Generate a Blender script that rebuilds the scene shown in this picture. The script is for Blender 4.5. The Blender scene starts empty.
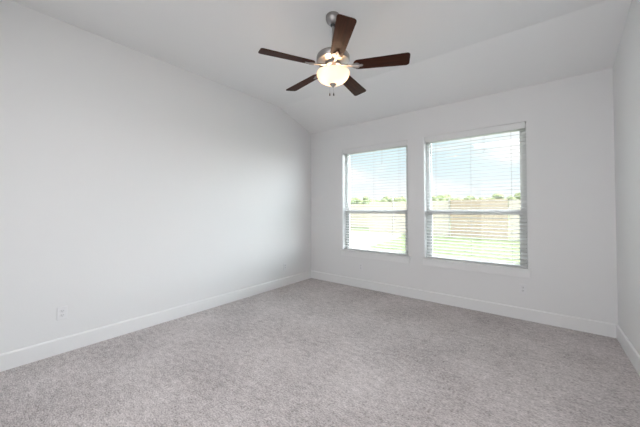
import bpy, bmesh, math, random
from mathutils import Vector, Matrix, noise

random.seed(7)
PI = math.pi
S = bpy.context.scene
COL = S.collection

# ------------------------------------------------------------------ camera
cam_data = bpy.data.cameras.new('camera')
cam_data.sensor_width = 36.0
cam_data.lens = 278.25 / 640.0 * 36.0
cam_data.shift_y = -0.0150
cam_data.clip_start = 0.02
cam_data.clip_end = 600
cam = bpy.data.objects.new('camera', cam_data)
COL.objects.link(cam)
cam.location = (3.4705, -4.1536, 1.32)
cam.rotation_euler = (PI / 2 + math.radians(1.142), 0, math.radians(38.061))
S.camera = cam

# ------------------------------------------------------------------ exposure
S.view_settings.view_transform = 'Standard'
S.view_settings.look = 'None'
S.view_settings.gamma = 1.0
S.view_settings.use_curve_mapping = False
S.view_settings.exposure = 0.25

# ------------------------------------------------------------------ sky
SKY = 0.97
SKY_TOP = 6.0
world = bpy.data.worlds.new('sky')
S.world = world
world.use_nodes = True
nt = world.node_tree
nt.nodes.clear()
w_out = nt.nodes.new('ShaderNodeOutputWorld')
w_bg = nt.nodes.new('ShaderNodeBackground')
w_tc = nt.nodes.new('ShaderNodeTexCoord')
w_sep = nt.nodes.new('ShaderNodeSeparateXYZ')
nt.links.new(w_tc.outputs['Generated'], w_sep.inputs[0])
w_ramp = nt.nodes.new('ShaderNodeValToRGB')
w_ramp.color_ramp.elements[0].position = 0.0
w_ramp.color_ramp.elements[0].color = (1.0, 1.0, 1.0, 1)
w_ramp.color_ramp.elements[1].position = 0.42
w_ramp.color_ramp.elements[1].color = (0.56, 0.86, 1.0, 1)
w_e = w_ramp.color_ramp.elements.new(0.12)
w_e.color = (0.80, 0.95, 1.0, 1)
w_e2 = w_ramp.color_ramp.elements.new(0.75)
w_e2.color = (1.0, 0.98, 0.95, 1)
nt.links.new(w_sep.outputs['Z'], w_ramp.inputs[0])
w_map = nt.nodes.new('ShaderNodeMapping')
w_map.inputs['Scale'].default_value = (1, 1, 2.6)
nt.links.new(w_tc.outputs['Generated'], w_map.inputs[0])
w_noise = nt.nodes.new('ShaderNodeTexNoise')
w_noise.inputs['Scale'].default_value = 3.2
w_noise.inputs['Detail'].default_value = 6
w_noise.inputs['Roughness'].default_value = 0.55
nt.links.new(w_map.outputs[0], w_noise.inputs['Vector'])
w_cr = nt.nodes.new('ShaderNodeValToRGB')
w_cr.color_ramp.elements[0].position = 0.46
w_cr.color_ramp.elements[1].position = 0.62
nt.links.new(w_noise.outputs['Fac'], w_cr.inputs[0])
w_mix = nt.nodes.new('ShaderNodeMixRGB')
w_mix.inputs['Color2'].default_value = (1.04, 1.06, 1.08, 1)
nt.links.new(w_cr.outputs['Color'], w_mix.inputs['Fac'])
nt.links.new(w_ramp.outputs['Color'], w_mix.inputs['Color1'])
nt.links.new(w_mix.outputs['Color'], w_bg.inputs['Color'])
w_hi = nt.nodes.new('ShaderNodeMapRange')      # overhead sky brightness, raised out of view to light the room
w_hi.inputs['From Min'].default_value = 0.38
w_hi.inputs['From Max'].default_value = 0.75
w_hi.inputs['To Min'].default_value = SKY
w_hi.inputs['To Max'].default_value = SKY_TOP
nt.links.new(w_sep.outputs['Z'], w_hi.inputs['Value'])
# extra sky brightness added to the right, out of view, lighting the left wall
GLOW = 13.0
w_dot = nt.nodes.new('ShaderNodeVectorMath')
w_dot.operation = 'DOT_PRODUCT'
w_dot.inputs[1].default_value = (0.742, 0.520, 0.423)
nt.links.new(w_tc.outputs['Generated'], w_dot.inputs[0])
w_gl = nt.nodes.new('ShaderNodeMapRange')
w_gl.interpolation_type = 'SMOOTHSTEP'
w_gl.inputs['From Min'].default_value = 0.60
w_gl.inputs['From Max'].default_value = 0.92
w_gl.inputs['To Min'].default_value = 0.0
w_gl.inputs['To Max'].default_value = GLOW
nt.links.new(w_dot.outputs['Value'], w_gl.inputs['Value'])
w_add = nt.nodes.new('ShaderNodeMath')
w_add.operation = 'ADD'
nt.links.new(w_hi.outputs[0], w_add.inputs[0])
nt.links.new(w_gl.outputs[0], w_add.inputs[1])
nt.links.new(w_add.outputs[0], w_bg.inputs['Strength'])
nt.links.new(w_bg.outputs[0], w_out.inputs[0])

# ------------------------------------------------------------------ sun
sun_d = bpy.data.lights.new('sun', 'SUN')
sun_d.energy = 2.0
sun_d.angle = math.radians(1.0)
sun_d.color = (1.0, 0.95, 0.87)
sun = bpy.data.objects.new('sun', sun_d)
COL.objects.link(sun)
sun.rotation_euler = Vector((-0.75, 0.3, -0.9)).to_track_quat('-Z', 'Y').to_euler()

# ------------------------------------------------------------------ added fill light behind the camera, aimed at the window wall
front_fill_d = bpy.data.lights.new('front_fill_light', 'AREA')
front_fill_d.shape = 'RECTANGLE'
front_fill_d.size = 1.7
front_fill_d.size_y = 2.05
front_fill_d.energy = 15
front_fill_d.color = (0.99, 0.985, 1.0)
front_fill = bpy.data.objects.new('front_fill_light', front_fill_d)
COL.objects.link(front_fill)
front_fill.location = (3.05, -4.66, 1.08)
front_fill.rotation_euler = (PI / 2, 0, 0)          # emits towards +Y


# ------------------------------------------------------------------ added fill light under the ceiling at the camera end, no fixture
rear_d = bpy.data.lights.new('rear_ceiling_fill', 'AREA')
rear_d.shape = 'RECTANGLE'
rear_d.size = 1.6
rear_d.size_y = 0.6
rear_d.energy = 34
rear_d.color = (0.99, 0.985, 1.0)
rear = bpy.data.objects.new('rear_ceiling_fill', rear_d)
COL.objects.link(rear)
rear.location = (2.9, -4.25, 3.06)


# ================================================================== helpers
def link(o, parent=None):
    COL.objects.link(o)
    if parent is not None:
        o.parent = parent
    return o


def smooth(me, angle=40):
    for p in me.polygons:
        p.use_smooth = True
    try:
        me.set_sharp_from_angle(angle=math.radians(angle))
    except Exception:
        pass


def obj(name, bm, mat=None, parent=None, sm=False, bevel=0.0, seg=2):
    me = bpy.data.meshes.new(name)
    bmesh.ops.recalc_face_normals(bm, faces=bm.faces)
    bm.to_mesh(me)
    bm.free()
    if mat is not None:
        me.materials.append(mat)
    if sm:
        smooth(me)
    o = bpy.data.objects.new(name, me)
    link(o, parent)
    if bevel > 0:
        b = o.modifiers.new('bevel', 'BEVEL')
        b.width = bevel
        b.segments = seg
        b.limit_method = 'ANGLE'
        b.angle_limit = math.radians(35)
    return o


def empty(name, loc, rz=0.0):
    o = bpy.data.objects.new(name, None)
    o.empty_display_size = 0.05
    COL.objects.link(o)
    o.location = loc
    o.rotation_euler = (0, 0, rz)
    return o


def tag(o, label, cat, group=None, kind=None):
    o['label'] = label
    o['category'] = cat
    if group:
        o['group'] = group
    if kind:
        o['kind'] = kind
    return o


def struct(o, label=None, cat=None):
    o['kind'] = 'structure'
    if label:
        o['label'] = label
    if cat:
        o['category'] = cat
    return o


def box(bm, x0, x1, y0, y1, z0, z1, M=None):
    vs = [bm.verts.new((x, y, z)) for z in (z0, z1) for y in (y0, y1) for x in (x0, x1)]
    if M is not None:
        for v in vs:
            v.co = M @ v.co
    a, b, c, d, e, f, g, h = vs
    for q in ((a, c, d, b), (e, f, h, g), (a, b, f, e), (c, g, h, d), (a, e, g, c), (b, d, h, f)):
        bm.faces.new(q)


def prism(bm, pts, axis, t0, t1):
    """polygon (2D pts) extruded along axis 0/1/2 from t0 to t1"""
    def put(p, t):
        if axis == 0:
            return (t, p[0], p[1])
        if axis == 1:
            return (p[0], t, p[1])
        return (p[0], p[1], t)
    A = [bm.verts.new(put(p, t0)) for p in pts]
    B = [bm.verts.new(put(p, t1)) for p in pts]
    bm.faces.new(A)
    bm.faces.new(list(reversed(B)))
    n = len(pts)
    for i in range(n):
        bm.faces.new((A[i], B[i], B[(i + 1) % n], A[(i + 1) % n]))


def lathe(bm, prof, n=48, cx=0, cy=0, cap_a=False, cap_b=False):
    rings = []
    for r, z in prof:
        if r < 1e-6:
            rings.append([bm.verts.new((cx, cy, z))])
        else:
            rings.append([bm.verts.new((cx + r * math.cos(2 * PI * i / n), cy + r * math.sin(2 * PI * i / n), z)) for i in range(n)])
    for a, b in zip(rings[:-1], rings[1:]):
        if len(a) == 1 and len(b) == 1:
            continue
        for i in range(n):
            j = (i + 1) % n
            if len(a) == 1:
                bm.faces.new((a[0], b[i], b[j]))
            elif len(b) == 1:
                bm.faces.new((a[i], b[0], a[j]))
            else:
                bm.faces.new((a[i], b[i], b[j], a[j]))
    if cap_a and len(rings[0]) > 1:
        bm.faces.new(rings[0])
    if cap_b and len(rings[-1]) > 1:
        bm.faces.new(rings[-1])


def tube(bm, pts, r, n=8):
    pts = [Vector(p) for p in pts]
    rings = []
    for i, p in enumerate(pts):
        d = (pts[min(i + 1, len(pts) - 1)] - pts[max(i - 1, 0)]).normalized()
        up = Vector((0, 0, 1)) if abs(d.z) < 0.9 else Vector((1, 0, 0))
        u = d.cross(up).normalized()
        v = d.cross(u)
        rings.append([bm.verts.new(p + r * (math.cos(2 * PI * k / n) * u + math.sin(2 * PI * k / n) * v)) for k in range(n)])
    for a, b in zip(rings[:-1], rings[1:]):
        for k in range(n):
            bm.faces.new((a[k], b[k], b[(k + 1) % n], a[(k + 1) % n]))
    bm.faces.new(rings[0])
    bm.faces.new(list(reversed(rings[-1])))


# ================================================================== materials
def mat(name, color, rough=0.6, metal=0.0, spec=0.5):
    m = bpy.data.materials.new(name)
    m.use_nodes = True
    b = m.node_tree.nodes['Principled BSDF']
    b.inputs['Base Color'].default_value = (*color, 1)
    b.inputs['Roughness'].default_value = rough
    b.inputs['Metallic'].default_value = metal
    b.inputs['Specular IOR Level'].default_value = spec
    return m


def coords(m):
    return m.node_tree.nodes.new('ShaderNodeTexCoord').outputs['Object']


def noise_node(m, scale, detail=3, rough=0.5, vec=None):
    n = m.node_tree.nodes.new('ShaderNodeTexNoise')
    n.inputs['Scale'].default_value = scale
    n.inputs['Detail'].default_value = detail
    n.inputs['Roughness'].default_value = rough
    m.node_tree.links.new(vec if vec is not None else coords(m), n.inputs['Vector'])
    return n.outputs['Fac']


def add_bump(m, height, strength, dist):
    nt_ = m.node_tree
    b = nt_.nodes.new('ShaderNodeBump')
    b.inputs['Strength'].default_value = strength
    b.inputs['Distance'].default_value = dist
    nt_.links.new(height, b.inputs['Height'])
    bsdf = nt_.nodes['Principled BSDF']
    if bsdf.inputs['Normal'].is_linked:
        nt_.links.new(bsdf.inputs['Normal'].links[0].from_socket, b.inputs['Normal'])
    nt_.links.new(b.outputs['Normal'], bsdf.inputs['Normal'])


def ramp(m, fac, stops):
    r = m.node_tree.nodes.new('ShaderNodeValToRGB')
    el = r.color_ramp.elements
    el[0].position, el[0].color = stops[0][0], (*stops[0][1], 1)
    el[1].position, el[1].color = stops[-1][0], (*stops[-1][1], 1)
    for p, c in stops[1:-1]:
        e = el.new(p)
        e.color = (*c, 1)
    m.node_tree.links.new(fac, r.inputs[0])
    return r.outputs['Color']


def base(m, sock):
    m.node_tree.links.new(sock, m.node_tree.nodes['Principled BSDF'].inputs['Base Color'])


M_wall = mat('wall_paint', (0.80, 0.80, 0.80), 0.75, 0, 0.3)
add_bump(M_wall, noise_node(M_wall, 55, 4, 0.6), 0.10, 0.004)
M_ceil = mat('ceiling_paint', (0.87, 0.87, 0.87), 0.9, 0, 0.2)
add_bump(M_ceil, noise_node(M_ceil, 45, 4, 0.6), 0.12, 0.004)
M_trim = mat('white_trim_paint', (0.83, 0.83, 0.83), 0.38, 0, 0.5)
M_vinyl = mat('white_vinyl', (0.70, 0.71, 0.71), 0.4, 0, 0.5)
M_slat = mat('white_faux_wood', (0.66, 0.66, 0.66), 0.45, 0, 0.4)
M_cord = mat('white_cord', (0.55, 0.55, 0.54), 0.8)
M_plate = mat('white_plastic', (0.80, 0.80, 0.81), 0.35, 0, 0.5)
M_sock = mat('socket_plastic', (0.76, 0.76, 0.77), 0.4, 0, 0.5)
M_dark = mat('dark_slot', (0.03, 0.03, 0.03), 0.6)
M_nickel = mat('brushed_nickel', (0.37, 0.355, 0.35), 0.36, 1.0)
M_fob = mat('dark_fob', (0.10, 0.09, 0.085), 0.4, 0.6)

# carpet: grey beige loop pile, mottled
M_carpet = mat('carpet', (0.4, 0.38, 0.37), 0.95, 0, 0.05)
cv = coords(M_carpet)
cm = M_carpet.node_tree.nodes.new('ShaderNodeMapping')
cm.inputs['Scale'].default_value = (0.5, 1.0, 1.0)      # pile rows run along the room's width
M_carpet.node_tree.links.new(cv, cm.inputs[0])
cs = cm.outputs[0]
n_big = noise_node(M_carpet, 1.6, 3, 0.55, cv)
n_mid = noise_node(M_carpet, 26, 4, 0.7, cs)
n_fine = noise_node(M_carpet, 120, 3, 0.7, cs)
nt_c = M_carpet.node_tree


def math_node(nt_, op, a, b):
    n = nt_.nodes.new('ShaderNodeMath')
    n.operation = op
    for i, v in enumerate((a, b)):
        if isinstance(v, (int, float)):
            n.inputs[i].default_value = v
        else:
            nt_.links.new(v, n.inputs[i])
    return n.outputs[0]


mixv = math_node(nt_c, 'ADD', math_node(nt_c, 'MULTIPLY', n_big, 0.16),
                 math_node(nt_c, 'ADD', math_node(nt_c, 'MULTIPLY', n_mid, 0.28), math_node(nt_c, 'MULTIPLY', n_fine, 0.56)))
base(M_carpet, ramp(M_carpet, mixv, [(0.36, (0.225, 0.203, 0.199)), (0.5, (0.525, 0.482, 0.476)), (0.64, (0.80, 0.745, 0.738))]))
add_bump(M_carpet, n_mid, 0.25, 0.010)
add_bump(M_carpet, n_fine, 0.6, 0.006)

# walnut fan blades, grain runs along the blade (object X)
M_walnut = mat('dark_walnut', (0.06, 0.022, 0.014), 0.5, 0, 0.11)
wm = M_walnut.node_tree.nodes.new('ShaderNodeMapping')
wm.inputs['Scale'].default_value = (3, 60, 10)
M_walnut.node_tree.links.new(coords(M_walnut), wm.inputs[0])
wg = noise_node(M_walnut, 1.0, 5, 0.6, wm.outputs[0])
base(M_walnut, ramp(M_walnut, wg, [(0.3, (0.020, 0.005, 0.003)), (0.55, (0.046, 0.0125, 0.0055)), (0.75, (0.065, 0.019, 0.008))]))

# frosted glass bowl: lets the bulbs' light through
M_bowl = bpy.data.materials.new('frosted_glass')
M_bowl.use_nodes = True
nb = M_bowl.node_tree
nb.nodes.clear()
bo = nb.nodes.new('ShaderNodeOutputMaterial')
b_tr = nb.nodes.new('ShaderNodeBsdfTranslucent')
b_tr.inputs['Color'].default_value = (1.0, 0.94, 0.88, 1)
b_df = nb.nodes.new('ShaderNodeBsdfDiffuse')
b_df.inputs['Color'].default_value = (0.9, 0.82, 0.74, 1)
b_gl = nb.nodes.new('ShaderNodeBsdfGlossy')
b_gl.inputs['Roughness'].default_value = 0.25
b_m1 = nb.nodes.new('ShaderNodeMixShader')
b_m1.inputs[0].default_value = 0.35
b_m2 = nb.nodes.new('ShaderNodeMixShader')
b_m2.inputs[0].default_value = 0.04
nb.links.new(b_tr.outputs[0], b_m1.inputs[1])
nb.links.new(b_df.outputs[0], b_m1.inputs[2])
nb.links.new(b_m1.outputs[0], b_m2.inputs[1])
nb.links.new(b_gl.outputs[0], b_m2.inputs[2])
nb.links.new(b_m2.outputs[0], bo.inputs[0])

M_bulb = bpy.data.materials.new('lit_bulb')
M_bulb.use_nodes = True
bb_ = M_bulb.node_tree.nodes['Principled BSDF']
bb_.inputs['Base Color'].default_value = (0.9, 0.85, 0.75, 1)
bb_.inputs['Emission Color'].default_value = (1.0, 0.62, 0.28, 1)
bb_.inputs['Emission Strength'].default_value = 4

# window glass
M_glass = bpy.data.materials.new('window_glass')
M_glass.use_nodes = True
ng = M_glass.node_tree
ng.nodes.clear()
go = ng.nodes.new('ShaderNodeOutputMaterial')
g_t = ng.nodes.new('ShaderNodeBsdfTransparent')
g_t.inputs['Color'].default_value = (0.97, 0.97, 0.97, 1)
g_g = ng.nodes.new('ShaderNodeBsdfGlossy')
g_g.inputs['Roughness'].default_value = 0.02
g_m = ng.nodes.new('ShaderNodeMixShader')
g_m.inputs[0].default_value = 0.05
ng.links.new(g_t.outputs[0], g_m.inputs[1])
ng.links.new(g_g.outputs[0], g_m.inputs[2])
ng.links.new(g_m.outputs[0], go.inputs[0])

# outdoors
M_lawn = mat('lawn_grass', (0.3, 0.42, 0.16), 0.95, 0, 0.1)
lc = coords(M_lawn)
base(M_lawn, ramp(M_lawn, noise_node(M_lawn, 1.2, 6, 0.7, lc), [(0.3, (0.095, 0.125, 0.060)), (0.5, (0.125, 0.155, 0.082)), (0.72, (0.15, 0.175, 0.10))]))
add_bump(M_lawn, noise_node(M_lawn, 45, 3, 0.7, lc), 0.6, 0.03)
M_patio = mat('pale_concrete', (0.72, 0.69, 0.62), 0.9)
base(M_patio, ramp(M_patio, noise_node(M_patio, 3, 5, 0.6), [(0.3, (0.24, 0.23, 0.19)), (0.7, (0.30, 0.29, 0.24))]))


def wood(name, lo, hi):
    m = mat(name, lo, 0.85, 0, 0.15)
    mp = m.node_tree.nodes.new('ShaderNodeMapping')
    mp.inputs['Scale'].default_value = (14, 14, 1.2)
    m.node_tree.links.new(coords(m), mp.inputs[0])
    base(m, ramp(m, noise_node(m, 1.0, 5, 0.6, mp.outputs[0]), [(0.3, lo), (0.7, hi)]))
    return m


M_pale = wood('pale_cedar', (0.50, 0.45, 0.385), (0.58, 0.53, 0.46))
M_brown = wood('brown_cedar', (0.39, 0.315, 0.24), (0.46, 0.38, 0.295))
M_post = mat('galvanised_post', (0.33, 0.31, 0.28), 0.6, 0.3)
M_leaf = mat('tree_leaves', (0.10, 0.16, 0.05), 0.9, 0, 0.1)
base(M_leaf, ramp(M_leaf, noise_node(M_leaf, 1.5, 5, 0.7), [(0.3, (0.13, 0.16, 0.08)), (0.7, (0.24, 0.28, 0.15))]))
M_bark = mat('tree_bark', (0.16, 0.12, 0.09), 0.95)

# ================================================================== room shell
W = 4.104
H1 = 2.802            # ceiling height at the window wall
HC = 3.078            # flat ceiling
YC = -0.84            # crease between slope and flat ceiling
YF = -4.66            # front wall (behind the camera)
YH = -7.2             # far end of the added space behind it, closed against the sun
T = 0.14
L1, L2, R1, R2 = 0.731, 1.918, 2.160, 3.370
ZB, ZT = 0.605, 2.384

bm = bmesh.new()
box(bm, -T, W + T, YH, T, -0.12, 0.0)
struct(obj('floor', bm, M_carpet), 'grey beige mottled carpet floor of the empty room', 'floor')

bm = bmesh.new()
prism(bm, [(T, H1 - 0.046), (YC, HC), (YH, HC), (YH, HC + 0.12), (YC, HC + 0.12), (T, H1 + 0.16)], 0, -T, W + T)
struct(obj('ceiling', bm, M_ceil), 'white ceiling, flat then sloping down to the window wall', 'ceiling')

bm = bmesh.new()
prism(bm, [(T, -0.05), (T, H1 - 0.046), (YC, HC), (YH, HC), (YH, -0.05)], 0, -T, 0)
struct(obj('wall_left', bm, M_wall), 'plain white wall on the left of the window wall', 'wall')
bm = bmesh.new()
prism(bm, [(T, -0.05), (T, H1 - 0.046), (YC, HC), (YH, HC), (YH, -0.05)], 0, W, W + T)
struct(obj('wall_right', bm, M_wall), 'plain white wall at the right edge', 'wall')

# window wall with two openings (one welded sheet with reveals, given thickness)
bm = bmesh.new()
xs = [0, L1, L2, R1, R2, W]
zs = [-0.05, ZB, ZT, H1]
for yy in (0.0, T):
    for i in range(5):
        for k in range(3):
            if k == 1 and i in (1, 3):
                continue
            z1 = zs[k + 1] - (0.046 if (k == 2 and yy > 0) else 0)
            vs = [bm.verts.new(p) for p in ((xs[i], yy, zs[k]), (xs[i + 1], yy, zs[k]), (xs[i + 1], yy, z1), (xs[i], yy, z1))]
            bm.faces.new(vs)
for a, b in ((L1, L2), (R1, R2)):
    c = [(a, ZB), (b, ZB), (b, ZT), (a, ZT)]
    for q in range(4):
        p, r = c[q], c[(q + 1) % 4]
        bm.faces.new([bm.verts.new(v) for v in ((p[0], 0, p[1]), (r[0], 0, r[1]), (r[0], T, r[1]), (p[0], T, p[1]))])
bmesh.ops.remove_doubles(bm, verts=bm.verts, dist=1e-4)
struct(obj('wall_back', bm, M_wall), 'white wall holding the two windows', 'wall')

# wall behind the camera; doorway and space beyond are added for the fill light
DX0, DX1, DZ = 2.18, 3.92, 2.12
bm = bmesh.new()
box(bm, 0, DX0, YF - T, YF, -0.05, HC)
box(bm, DX1, W, YF - T, YF, -0.05, HC)
box(bm, DX0, DX1, YF - T, YF, DZ, HC)
box(bm, -T, W + T, YH - T, YH, -0.05, HC)
struct(obj('wall_front', bm, M_wall), 'white wall behind the camera with a wide doorway added for the fill light', 'wall')

# baseboards: flat board with eased top
BB, BT = 0.140, 0.016


def board(name, pts_fn, label):
    bm = bmesh.new()
    pts_fn(bm)
    return struct(obj(name, bm, M_trim), label, 'baseboard')


prof = [(0, 0.0), (BT, 0.0), (BT, BB - 0.012), (BT - 0.004, BB - 0.004), (BT - 0.010, BB), (0, BB)]
board('baseboard_left', lambda b: prism(b, [(p[0], p[1]) for p in prof], 1, YF, 0.0), 'white baseboard along the left wall')
board('baseboard_back', lambda b: prism(b, [(-p[0], p[1]) for p in prof], 0, BT, W - BT), 'white baseboard under the windows')
board('baseboard_right', lambda b: prism(b, [(W - p[0], p[1]) for p in prof], 1, YF, 0.0), 'white baseboard along the right wall')


# ================================================================== windows
def window(n, a, b, where):
    root = empty('window_%d' % n, ((a + b) / 2, 0.105, ZB))
    struct(root, 'white single hung window %s' % where, 'window')

    def P(name, bm, m, bev=0.0, par=root):
        o = obj(name, bm, m, par, bevel=bev)
        return o
    cx, cy, cz = root.location
    w2 = (b - a) / 2
    top = ZT - ZB
    rail = 1.300 - ZB
    # outer vinyl frame
    bm = bmesh.new()
    y0, y1, fw, fb = -0.012, 0.034, 0.052, 0.016
    box(bm, -w2 + .001, -w2 + fw, y0, y1, 0.001, top - .001)
    box(bm, w2 - fw, w2 - .001, y0, y1, 0.001, top - .001)
    box(bm, -w2 + fw, w2 - fw, y0, y1, top - fw, top - .001)
    box(bm, -w2 + fw, w2 - fw, y0, y1, 0.001, fb)
    P('window_frame', bm, M_vinyl, 0.003)
    # lower sash (inner track)
    bm = bmesh.new()
    sw = 0.030
    i0, i1 = -w2 + fw, w2 - fw
    box(bm, i0, i0 + sw, -0.010, 0.010, fb, rail + 0.014)
    box(bm, i1 - sw, i1, -0.010, 0.010, fb, rail + 0.014)
    box(bm, i0 + sw, i1 - sw, -0.010, 0.010, fb, fb + sw * .6)
    box(bm, i0 + sw, i1 - sw, -0.010, 0.010, rail - 0.042, rail + 0.014)
    lo = P('lower_sash', bm, M_vinyl, 0.002)
    bm = bmesh.new()
    box(bm, i0 + sw, i1 - sw, -0.002, 0.002, fb + sw * .6, rail - 0.042)
    o = obj('glass_pane', bm, M_glass, lo)
    bm = bmesh.new()
    box(bm, -0.035, 0.035, -0.026, -0.010, rail - 0.004, rail + 0.010)
    obj('sash_lock', bm, M_vinyl, lo, bevel=0.003)
    # upper sash (outer track)
    bm = bmesh.new()
    box(bm, i0, i0 + sw * .6, 0.012, 0.030, rail - 0.012, top - fw)
    box(bm, i1 - sw * .6, i1, 0.012, 0.030, rail - 0.012, top - fw)
    box(bm, i0, i1, 0.012, 0.030, top - fw - sw * .6, top - fw)
    box(bm, i0, i1, 0.012, 0.030, rail - 0.020, rail + 0.020)
    up = P('upper_sash', bm, M_vinyl, 0.002)
    bm = bmesh.new()
    box(bm, i0 + sw * .6, i1 - sw * .6, 0.019, 0.023, rail + 0.020, top - fw - sw * .6)
    obj('glass_pane', bm, M_glass, up)
    # stool with horns
    bm = bmesh.new()
    pts = [(-w2 - 0.040, -0.105 - 0.032), (w2 + 0.040, -0.105 - 0.032), (w2 + 0.040, -0.1055), (w2 - .001, -0.1055), (w2 - .001, -0.012),
           (-w2 + .001, -0.012), (-w2 + .001, -0.1055), (-w2 - 0.040, -0.1055)]
    prism(bm, pts, 2, -0.014, 0.006)
    st = P('window_sill', bm, M_trim, 0.004)
    bm = bmesh.new()
    box(bm, -w2 - 0.022, w2 + 0.022, -0.105 - 0.018, -0.1055, -0.100, -0.014)
    P('apron', bm, M_trim, 0.003)
    return root


window(1, L1, L2, 'nearest the left wall')
window(2, R1, R2, 'nearest the right wall')


# ================================================================== blinds
def blind(a, b, label):
    cx = (a + b) / 2
    w2 = (b - a) / 2 - 0.006
    root = empty('window_blind', (cx, 0.055, ZT))
    tag(root, label, 'blind', 'faux wood blinds in the two windows')
    dz = -(ZT - ZB)
    # valance board, returns at the ends
    bm = bmesh.new()
    box(bm, -w2, w2, -0.047, -0.037, -0.078, -0.001)
    box(bm, -w2, -w2 + 0.008, -0.037, -0.010, -0.078, -0.003)
    box(bm, w2 - 0.008, w2, -0.037, -0.010, -0.078, -0.003)
    obj('valance', bm, M_wall, root, bevel=0.003)
    bm = bmesh.new()
    box(bm, -w2 + 0.010, w2 - 0.010, -0.026, 0.026, -0.052, -0.002)
    obj('head_rail', bm, M_trim, root, bevel=0.002)
    # slats, open (near level), slightly crowned
    bm = bmesh.new()
    pitch = 0.0452
    z = -0.092
    n = 0
    tilt = math.radians(6)
    end = dz + 0.058
    while z > end:
        pr = []
        hw, th = 0.0255, 0.0030
        for s in range(7):
            t = -1 + 2 * s / 6
            pr.append((t * hw, 0.0016 * (1 - t * t) + th / 2))
        for s in range(7):
            t = 1 - 2 * s / 6
            pr.append((t * hw, 0.0016 * (1 - t * t) - th / 2))
        c, s_ = math.cos(tilt), math.sin(tilt)
        prism(bm, [(y * c - q * s_, y * s_ + q * c + z) for y, q in pr], 0, -w2, w2)
        z -= pitch
        n += 1
    obj('slats', bm, M_slat, root)
    bm = bmesh.new()
    box(bm, -w2, w2, -0.026, 0.026, dz + 0.010, dz + 0.030)
    obj('bottom_rail', bm, M_slat, root, bevel=0.004)
    # ladder cords: two verticals each side of the slats
    for lx in (-w2 + 0.15, 0.0, w2 - 0.15):
        bm = bmesh.new()
        for yy in (-0.0275, 0.0275):
            tube(bm, [(lx, yy, -0.050), (lx, yy, dz + 0.018)], 0.0011, 6)
        obj('ladder_cord', bm, M_cord, root)
    # tilt cords with tassels
    for k, (lx, ln) in enumerate(((w2 * 0.25, 0.30), (w2 * 0.25 + 0.015, 0.28))):
        bm = bmesh.new()
        tube(bm, [(lx, -0.032, -0.045), (lx, -0.032, -ln)], 0.0012, 6)
        cd = obj('tilt_cord', bm, M_cord, root)
        bm = bmesh.new()
        lathe(bm, [(0, -ln), (0.002, -ln), (0.0042, -ln - 0.022), (0, -ln - 0.024)], 12, lx, -0.032)
        obj('tassel', bm, M_slat, cd, sm=True)
    return root


blind(L1, L2, 'open white slatted blind in the window nearest the left wall')
blind(R1, R2, 'open white slatted blind in the window nearest the right wall')


# ================================================================== wall outlets
def outlet(loc, rz, label):
    """built facing -Y"""
    root = empty('wall_outlet', loc, rz)
    tag(root, label, 'outlet', 'duplex wall outlets')
    bm = bmesh.new()
    box(bm, -0.036, 0.036, -0.006, 0, -0.059, 0.059)
    obj('cover_plate', bm, M_plate, root, bevel=0.003)
    for s in (-1, 1):
        bm = bmesh.new()
        n = 20
        pts = []
        for i in range(n):
            a_ = 2 * PI * i / n
            pts.append((0.0172 * math.cos(a_), max(-0.0135, min(0.0135, 0.0172 * math.sin(a_))) + s * 0.0195))
        prism(bm, pts, 1, -0.0085, -0.005)
        r = obj('socket', bm, M_sock, root)
        bm = bmesh.new()
        for sx, h in ((-0.0062, 0.0042), (0.0062, 0.0034)):
            box(bm, sx - 0.0011, sx + 0.0011, -0.0088, -0.007, s * 0.0195 + 0.004 - h, s * 0.0195 + 0.004 + h)
        pts = [(0.0024 * math.cos(2 * PI * i / 10), 0.0024 * math.sin(2 * PI * i / 10) + s * 0.0195 - 0.0072) for i in range(10)]
        prism(bm, pts, 1, -0.0088, -0.007)
        obj('slot', bm, M_dark, r)
    bm = bmesh.new()
    pts = [(0.0032 * math.cos(2 * PI * i / 12), 0.0032 * math.sin(2 * PI * i / 12)) for i in range(12)]
    prism(bm, pts, 1, -0.0072, -0.005)
    obj('screw', bm, M_sock, root)
    return root


outlet((0, -3.584, 0.364), PI / 2, 'white duplex outlet on the left wall, the one nearest the camera')
outlet((0, -0.708, 0.330), PI / 2, 'white duplex outlet low on the left wall near the window corner')
outlet((1.099, 0, 0.350), 0, 'white duplex outlet below the window nearest the left wall')
outlet((3.317, 0, 0.364), 0, 'white duplex outlet below the right end of the window nearest the right wall')

# ================================================================== ceiling fan
FX, FY = 2.026, -2.117
fan = empty('ceiling_fan', (FX, FY, HC))
tag(fan, 'five-blade dark wood ceiling fan with a lit glass bowl, hung from the flat ceiling', 'ceiling fan')


def zz(z):
    return z - HC


bm = bmesh.new()
lathe(bm, [(0, 0), (0.062, 0), (0.066, -0.006), (0.066, -0.030), (0.058, -0.055), (0.040, -0.076), (0.026, -0.084), (0.020, -0.084), (0.020, -0.078), (0, -0.078)], 40)
obj('canopy', bm, M_nickel, fan, sm=True)
bm = bmesh.new()
lathe(bm, [(0, -0.070), (0.019, -0.074), (0.024, -0.086), (0.019, -0.098), (0.013, -0.103), (0, -0.103)], 24)
obj('hanger_ball', bm, M_dark, fan, sm=True)
bm = bmesh.new()
lathe(bm, [(0.0125, -0.095), (0.0125, zz(2.735))], 20, cap_a=True, cap_b=True)
obj('downrod', bm, M_nickel, fan, sm=True)
bm = bmesh.new()
lathe(bm, [(0, zz(2.776)), (0.020, zz(2.776)), (0.026, zz(2.771)), (0.030, zz(2.738)), (0.050, zz(2.731)), (0.115, zz(2.724)), (0.142, zz(2.712)), (0.150, zz(2.698)),
           (0.150, zz(2.662)), (0.144, zz(2.654)), (0.120, zz(2.650)), (0.085, zz(2.641)), (0.075, zz(2.638)), (0, zz(2.638))], 56)
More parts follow.
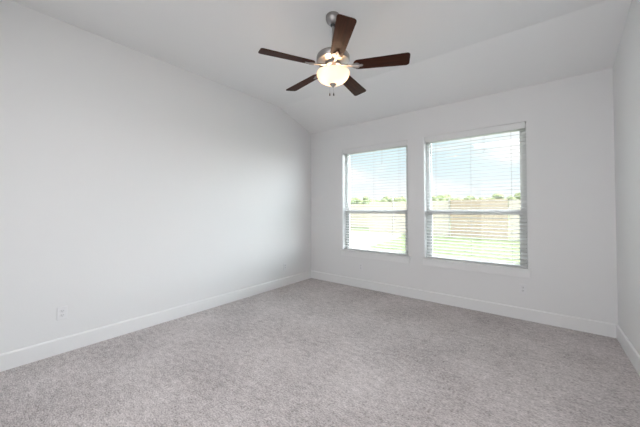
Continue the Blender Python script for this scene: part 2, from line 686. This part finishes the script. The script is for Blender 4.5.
obj('motor_housing', bm, M_nickel, fan, sm=True)
bm = bmesh.new()
lathe(bm, [(0, zz(2.637)), (0.072, zz(2.637)), (0.078, zz(2.630)), (0.078, zz(2.614)), (0.070, zz(2.608)), (0.056, zz(2.604)), (0.056, zz(2.564)), (0.048, zz(2.556)), (0, zz(2.556))], 40)
obj('switch_housing', bm, M_nickel, fan, sm=True)

# blades
blade_mesh = None
BZ = 2.604
for k in range(5):
    az = math.radians(-46.5 + 72 * k)
    # blade iron: tapered arm flaring into a three-lobed plate
    bm = bmesh.new()
    top_pts = [(0.066, 0.016), (0.12, 0.012), (0.165, 0.012), (0.19, 0.030), (0.215, 0.036), (0.232, 0.026), (0.240, 0.014), (0.262, 0.012), (0.272, 0.0)]
    pts = top_pts + [(x, -y) for x, y in reversed(top_pts[:-1])]
    prism(bm, pts, 2, -0.0065, -0.0015)
    # raised rib along the arm
    tube(bm, [(0.070, 0, 0.010), (0.12, 0, 0.002), (0.17, 0, -0.006), (0.235, 0, -0.007)], 0.006, 8)
    pitchM = Matrix.Rotation(math.radians(-13), 4, 'X')
    for v in bm.verts:
        f = max(0.0, min(1.0, (v.co.x - 0.09) / 0.10))
        q = v.co.copy()
        q.rotate(Matrix.Rotation(math.radians(-13) * f, 3, 'X'))
        q.z += 0.010 * (1 - f) - 0.003 * f
        v.co = q
    iron = obj('blade_iron', bm, M_nickel, fan, sm=False, bevel=0.0012)
    iron.location = (0, 0, zz(BZ))
    iron.rotation_euler = (0, 0, az)
    bm = bmesh.new()
    r0, r1 = 0.185, 0.665
    w0, w1 = 0.056, 0.071

    def corner(cx, cy, r, a0, a1, n=7):
        return [(cx + r * math.cos(a0 + (a1 - a0) * i / (n - 1)), cy + r * math.sin(a0 + (a1 - a0) * i / (n - 1))) for i in range(n)]
    pts = []
    pts += corner(r1 - 0.026, w1 - 0.026, 0.026, PI / 2, 0)
    pts += corner(r1 - 0.026, -w1 + 0.026, 0.026, 0, -PI / 2)
    pts += corner(r0 + 0.040, -w0 + 0.040, 0.040, -PI / 2, -PI)
    pts += corner(r0 + 0.040, w0 - 0.040, 0.040, PI, PI / 2)
    prism(bm, pts, 2, 0.0, 0.007)
    bl = obj('blade', bm, M_walnut, fan, bevel=0.0015)
    bl.location = (0, 0, zz(BZ))
    bl.rotation_euler = (Matrix.Rotation(az, 3, 'Z') @ Matrix.Rotation(math.radians(-13), 3, 'X')).to_euler()
    # three screws on the underside
    for sx, sy in ((0.212, 0.024), (0.212, -0.024), (0.255, 0.0)):
        bm = bmesh.new()
        lathe(bm, [(0, -0.0085), (0.0035, -0.0082), (0.0045, -0.0062), (0.0045, -0.003)], 10, sx, sy)
        obj('screw', bm, M_nickel, bl)

# light kit
bm = bmesh.new()
lathe(bm, [(0.010, zz(2.575)), (0.010, zz(2.448))], 14, cap_a=True, cap_b=True)
obj('light_stem', bm, M_nickel, fan, sm=True)
bm = bmesh.new()
outer = [(0.148, 2.552), (0.149, 2.544), (0.146, 2.530), (0.137, 2.511), (0.119, 2.490), (0.094, 2.473), (0.064, 2.461), (0.034, 2.453), (0.012, 2.451)]
inner = [(r - 0.004, z + 0.003) for r, z in reversed(outer[1:])]
lathe(bm, [(r, zz(z)) for r, z in outer] + [(max(r, 0.010), zz(z)) for r, z in inner] + [(0.148, zz(2.552))], 56)
bowl = obj('glass_bowl', bm, M_bowl, fan, sm=True)
bm = bmesh.new()
lathe(bm, [(0, zz(2.456)), (0.028, zz(2.455)), (0.031, zz(2.449)), (0.024, zz(2.441)), (0.013, zz(2.436)), (0.010, zz(2.430)), (0.007, zz(2.424)), (0, zz(2.421))], 28)
obj('finial', bm, M_nickel, fan, sm=True)
for s in (-1, 1):
    bm = bmesh.new()
    lathe(bm, [(0, 0.030), (0.012, 0.028), (0.013, 0.012), (0.022, -0.008), (0.028, -0.028), (0.024, -0.046), (0.012, -0.056), (0, -0.058)], 20)
    bx = Matrix.Translation((s * 0.072 * math.cos(0.8), s * 0.072 * math.sin(0.8), zz(2.552))) @ Matrix.Rotation(0.8, 4, 'Z') @ Matrix.Rotation(s * 1.05, 4, 'Y').inverted()
    for v in bm.verts:
        v.co = bx @ v.co
    obj('light_bulb', bm, M_bulb, fan, sm=True)
    ld = bpy.data.lights.new('bulb_light', 'POINT')
    ld.energy = 4.0
    ld.color = (1.0, 0.70, 0.47)
    ld.shadow_soft_size = 0.03
    lo = bpy.data.objects.new('bulb_light', ld)
    link(lo, fan)
    lo.location = (s * 0.060 * math.cos(0.8), s * 0.060 * math.sin(0.8), zz(2.546))

# two pull chains hanging from the switch housing, past the rim of the bowl
right = Vector((math.cos(math.radians(38)), math.sin(math.radians(38)), 0))
back = Vector((-right.y, right.x, 0))
for s in (-1, 1):
    p = right * (s * 0.0175 - 0.012) + back * (-0.000)
    bm = bmesh.new()
    start = Vector((p.x, p.y, zz(2.43)))
    tube(bm, [(p.x * 0.6, p.y * 0.6, zz(2.445)), (p.x, p.y, zz(2.425)), (p.x, p.y, zz(2.372))], 0.0008, 6)
    ch = obj('pull_chain', bm, M_nickel, fan)
    bm = bmesh.new()
    lathe(bm, [(0, zz(2.374)), (0.003, zz(2.373)), (0.0065, zz(2.355)), (0.006, zz(2.348)), (0, zz(2.346))], 14, p.x, p.y)
    obj('chain_fob', bm, M_fob, ch, sm=True)

# ================================================================== outdoors
GZ = -0.15
bm = bmesh.new()
box(bm, -70, 40, T + 0.02, 110, GZ - 0.3, GZ)
struct(obj('lawn', bm, M_lawn), 'sunlit green lawn outside the windows', 'lawn')
bm = bmesh.new()
prism(bm, [(-1.2, 0.3), (-1.55, 4.2), (-2.3, 9.9), (-2.9, 12.15), (-14, 12.15), (-14, 0.3)], 2, GZ - 0.02, GZ + 0.015)
struct(obj('patio', bm, M_patio), 'pale ground strip outside the window nearest the left wall', 'patio')


def fence(x0, x1, y, h, m, label, pw=0.14, group='backyard fence sections'):
    root = empty('wood_fence', ((x0 + x1) / 2, y, GZ))
    tag(root, label, 'fence', group)
    L = (x1 - x0) / 2
    bm = bmesh.new()
    x = -L
    k = 0
    while x < L - 0.02:
        xe = min(x + pw - 0.006, L)
        hh = h + random.uniform(-0.008, 0.008)
        prism(bm, [(x, 0.03), (xe, 0.03), (xe, hh - 0.03), (xe - 0.03, hh), (x + 0.03, hh), (x, hh - 0.03)], 1, -0.018 + random.uniform(-.002, .002), 0.0)
        x += pw
    obj('board_panel', bm, m, root)
    for z in (0.25, h * 0.5, h - 0.25):
        bm = bmesh.new()
        box(bm, -L, L, 0.0, 0.04, z - 0.045, z + 0.045)
        obj('rail', bm, m, root)
    return root


fence(-0.30, 2.32, 12.25, 2.00, M_brown, 'brown wooden fence section seen through the window nearest the right wall')
fence(2.36, 7.5, 12.30, 1.96, M_pale, 'pale wooden fence section right of the brown one')
fence(-5.3, -0.40, 12.30, 1.96, M_pale, 'pale wooden fence section left of the brown one')
fence(-13.0, -5.5, 15.5, 1.90, M_pale, 'far pale wooden fence section seen through the window nearest the left wall')


def post(x, y, h, label):
    bm = bmesh.new()
    lathe(bm, [(0.035, 0), (0.035, h - 0.05), (0.045, h - 0.05), (0.045, h - 0.02), (0.025, h), (0, h + 0.005)], 14, cap_a=True)
    o = obj('fence_post', bm, M_post, None, sm=True)
    o.location = (x, y, GZ)
    tag(o, label, 'post', 'metal fence posts')


post(-0.345, 12.16, 2.12, 'dark fence post at the left end of the brown fence section')
post(-2.64, 9.96, 2.06, 'dark post standing on the lawn, seen through the window nearest the left wall')


def tree(x, y, h, r, seed):
    rnd = random.Random(seed)
    root = empty('distant_tree', (x, y, GZ))
    tag(root, 'distant green tree in the row beyond the backyard fence', 'tree', 'distant trees beyond the fence')
    bm = bmesh.new()
    lathe(bm, [(0.16, 0), (0.11, h * 0.45), (0.05, h * 0.8)], 8, cap_a=True, cap_b=True)
    obj('trunk', bm, M_bark, root)
    bm = bmesh.new()
    for i in range(6):
        c = Vector((rnd.uniform(-.7, .7) * r, rnd.uniform(-.5, .5) * r, h * rnd.uniform(0.38, 0.78)))
        rr = r * rnd.uniform(0.45, 0.7)
        mt = Matrix.Translation(c) @ Matrix.Diagonal((rr, rr, min(rr, h - c.z, c.z) * 0.95, 1))
        ret = bmesh.ops.create_icosphere(bm, subdivisions=3, radius=1.0, matrix=mt)
        for v in ret['verts']:
            d = v.co - c
            v.co = c + d * (1 + 0.32 * noise.noise(v.co * 1.7 + Vector((seed, 0, 0))) + 0.15 * noise.noise(v.co * 5))
    obj('crown', bm, M_leaf, root, sm=False)


rt = random.Random(3)
nT = 34
for i in range(nT):
    az = math.radians(-36 + 38 * i / (nT - 1))
    d = (50, 58, 66)[i % 3]
    hgt = (1.32 - GZ) + d * math.tan(math.radians(rt.uniform(2.45, 3.25)))
    tree(3.47 + d * math.sin(az), -4.15 + d * math.cos(az), hgt, (1.05, 1.25, 1.4)[i % 3], i + 1)
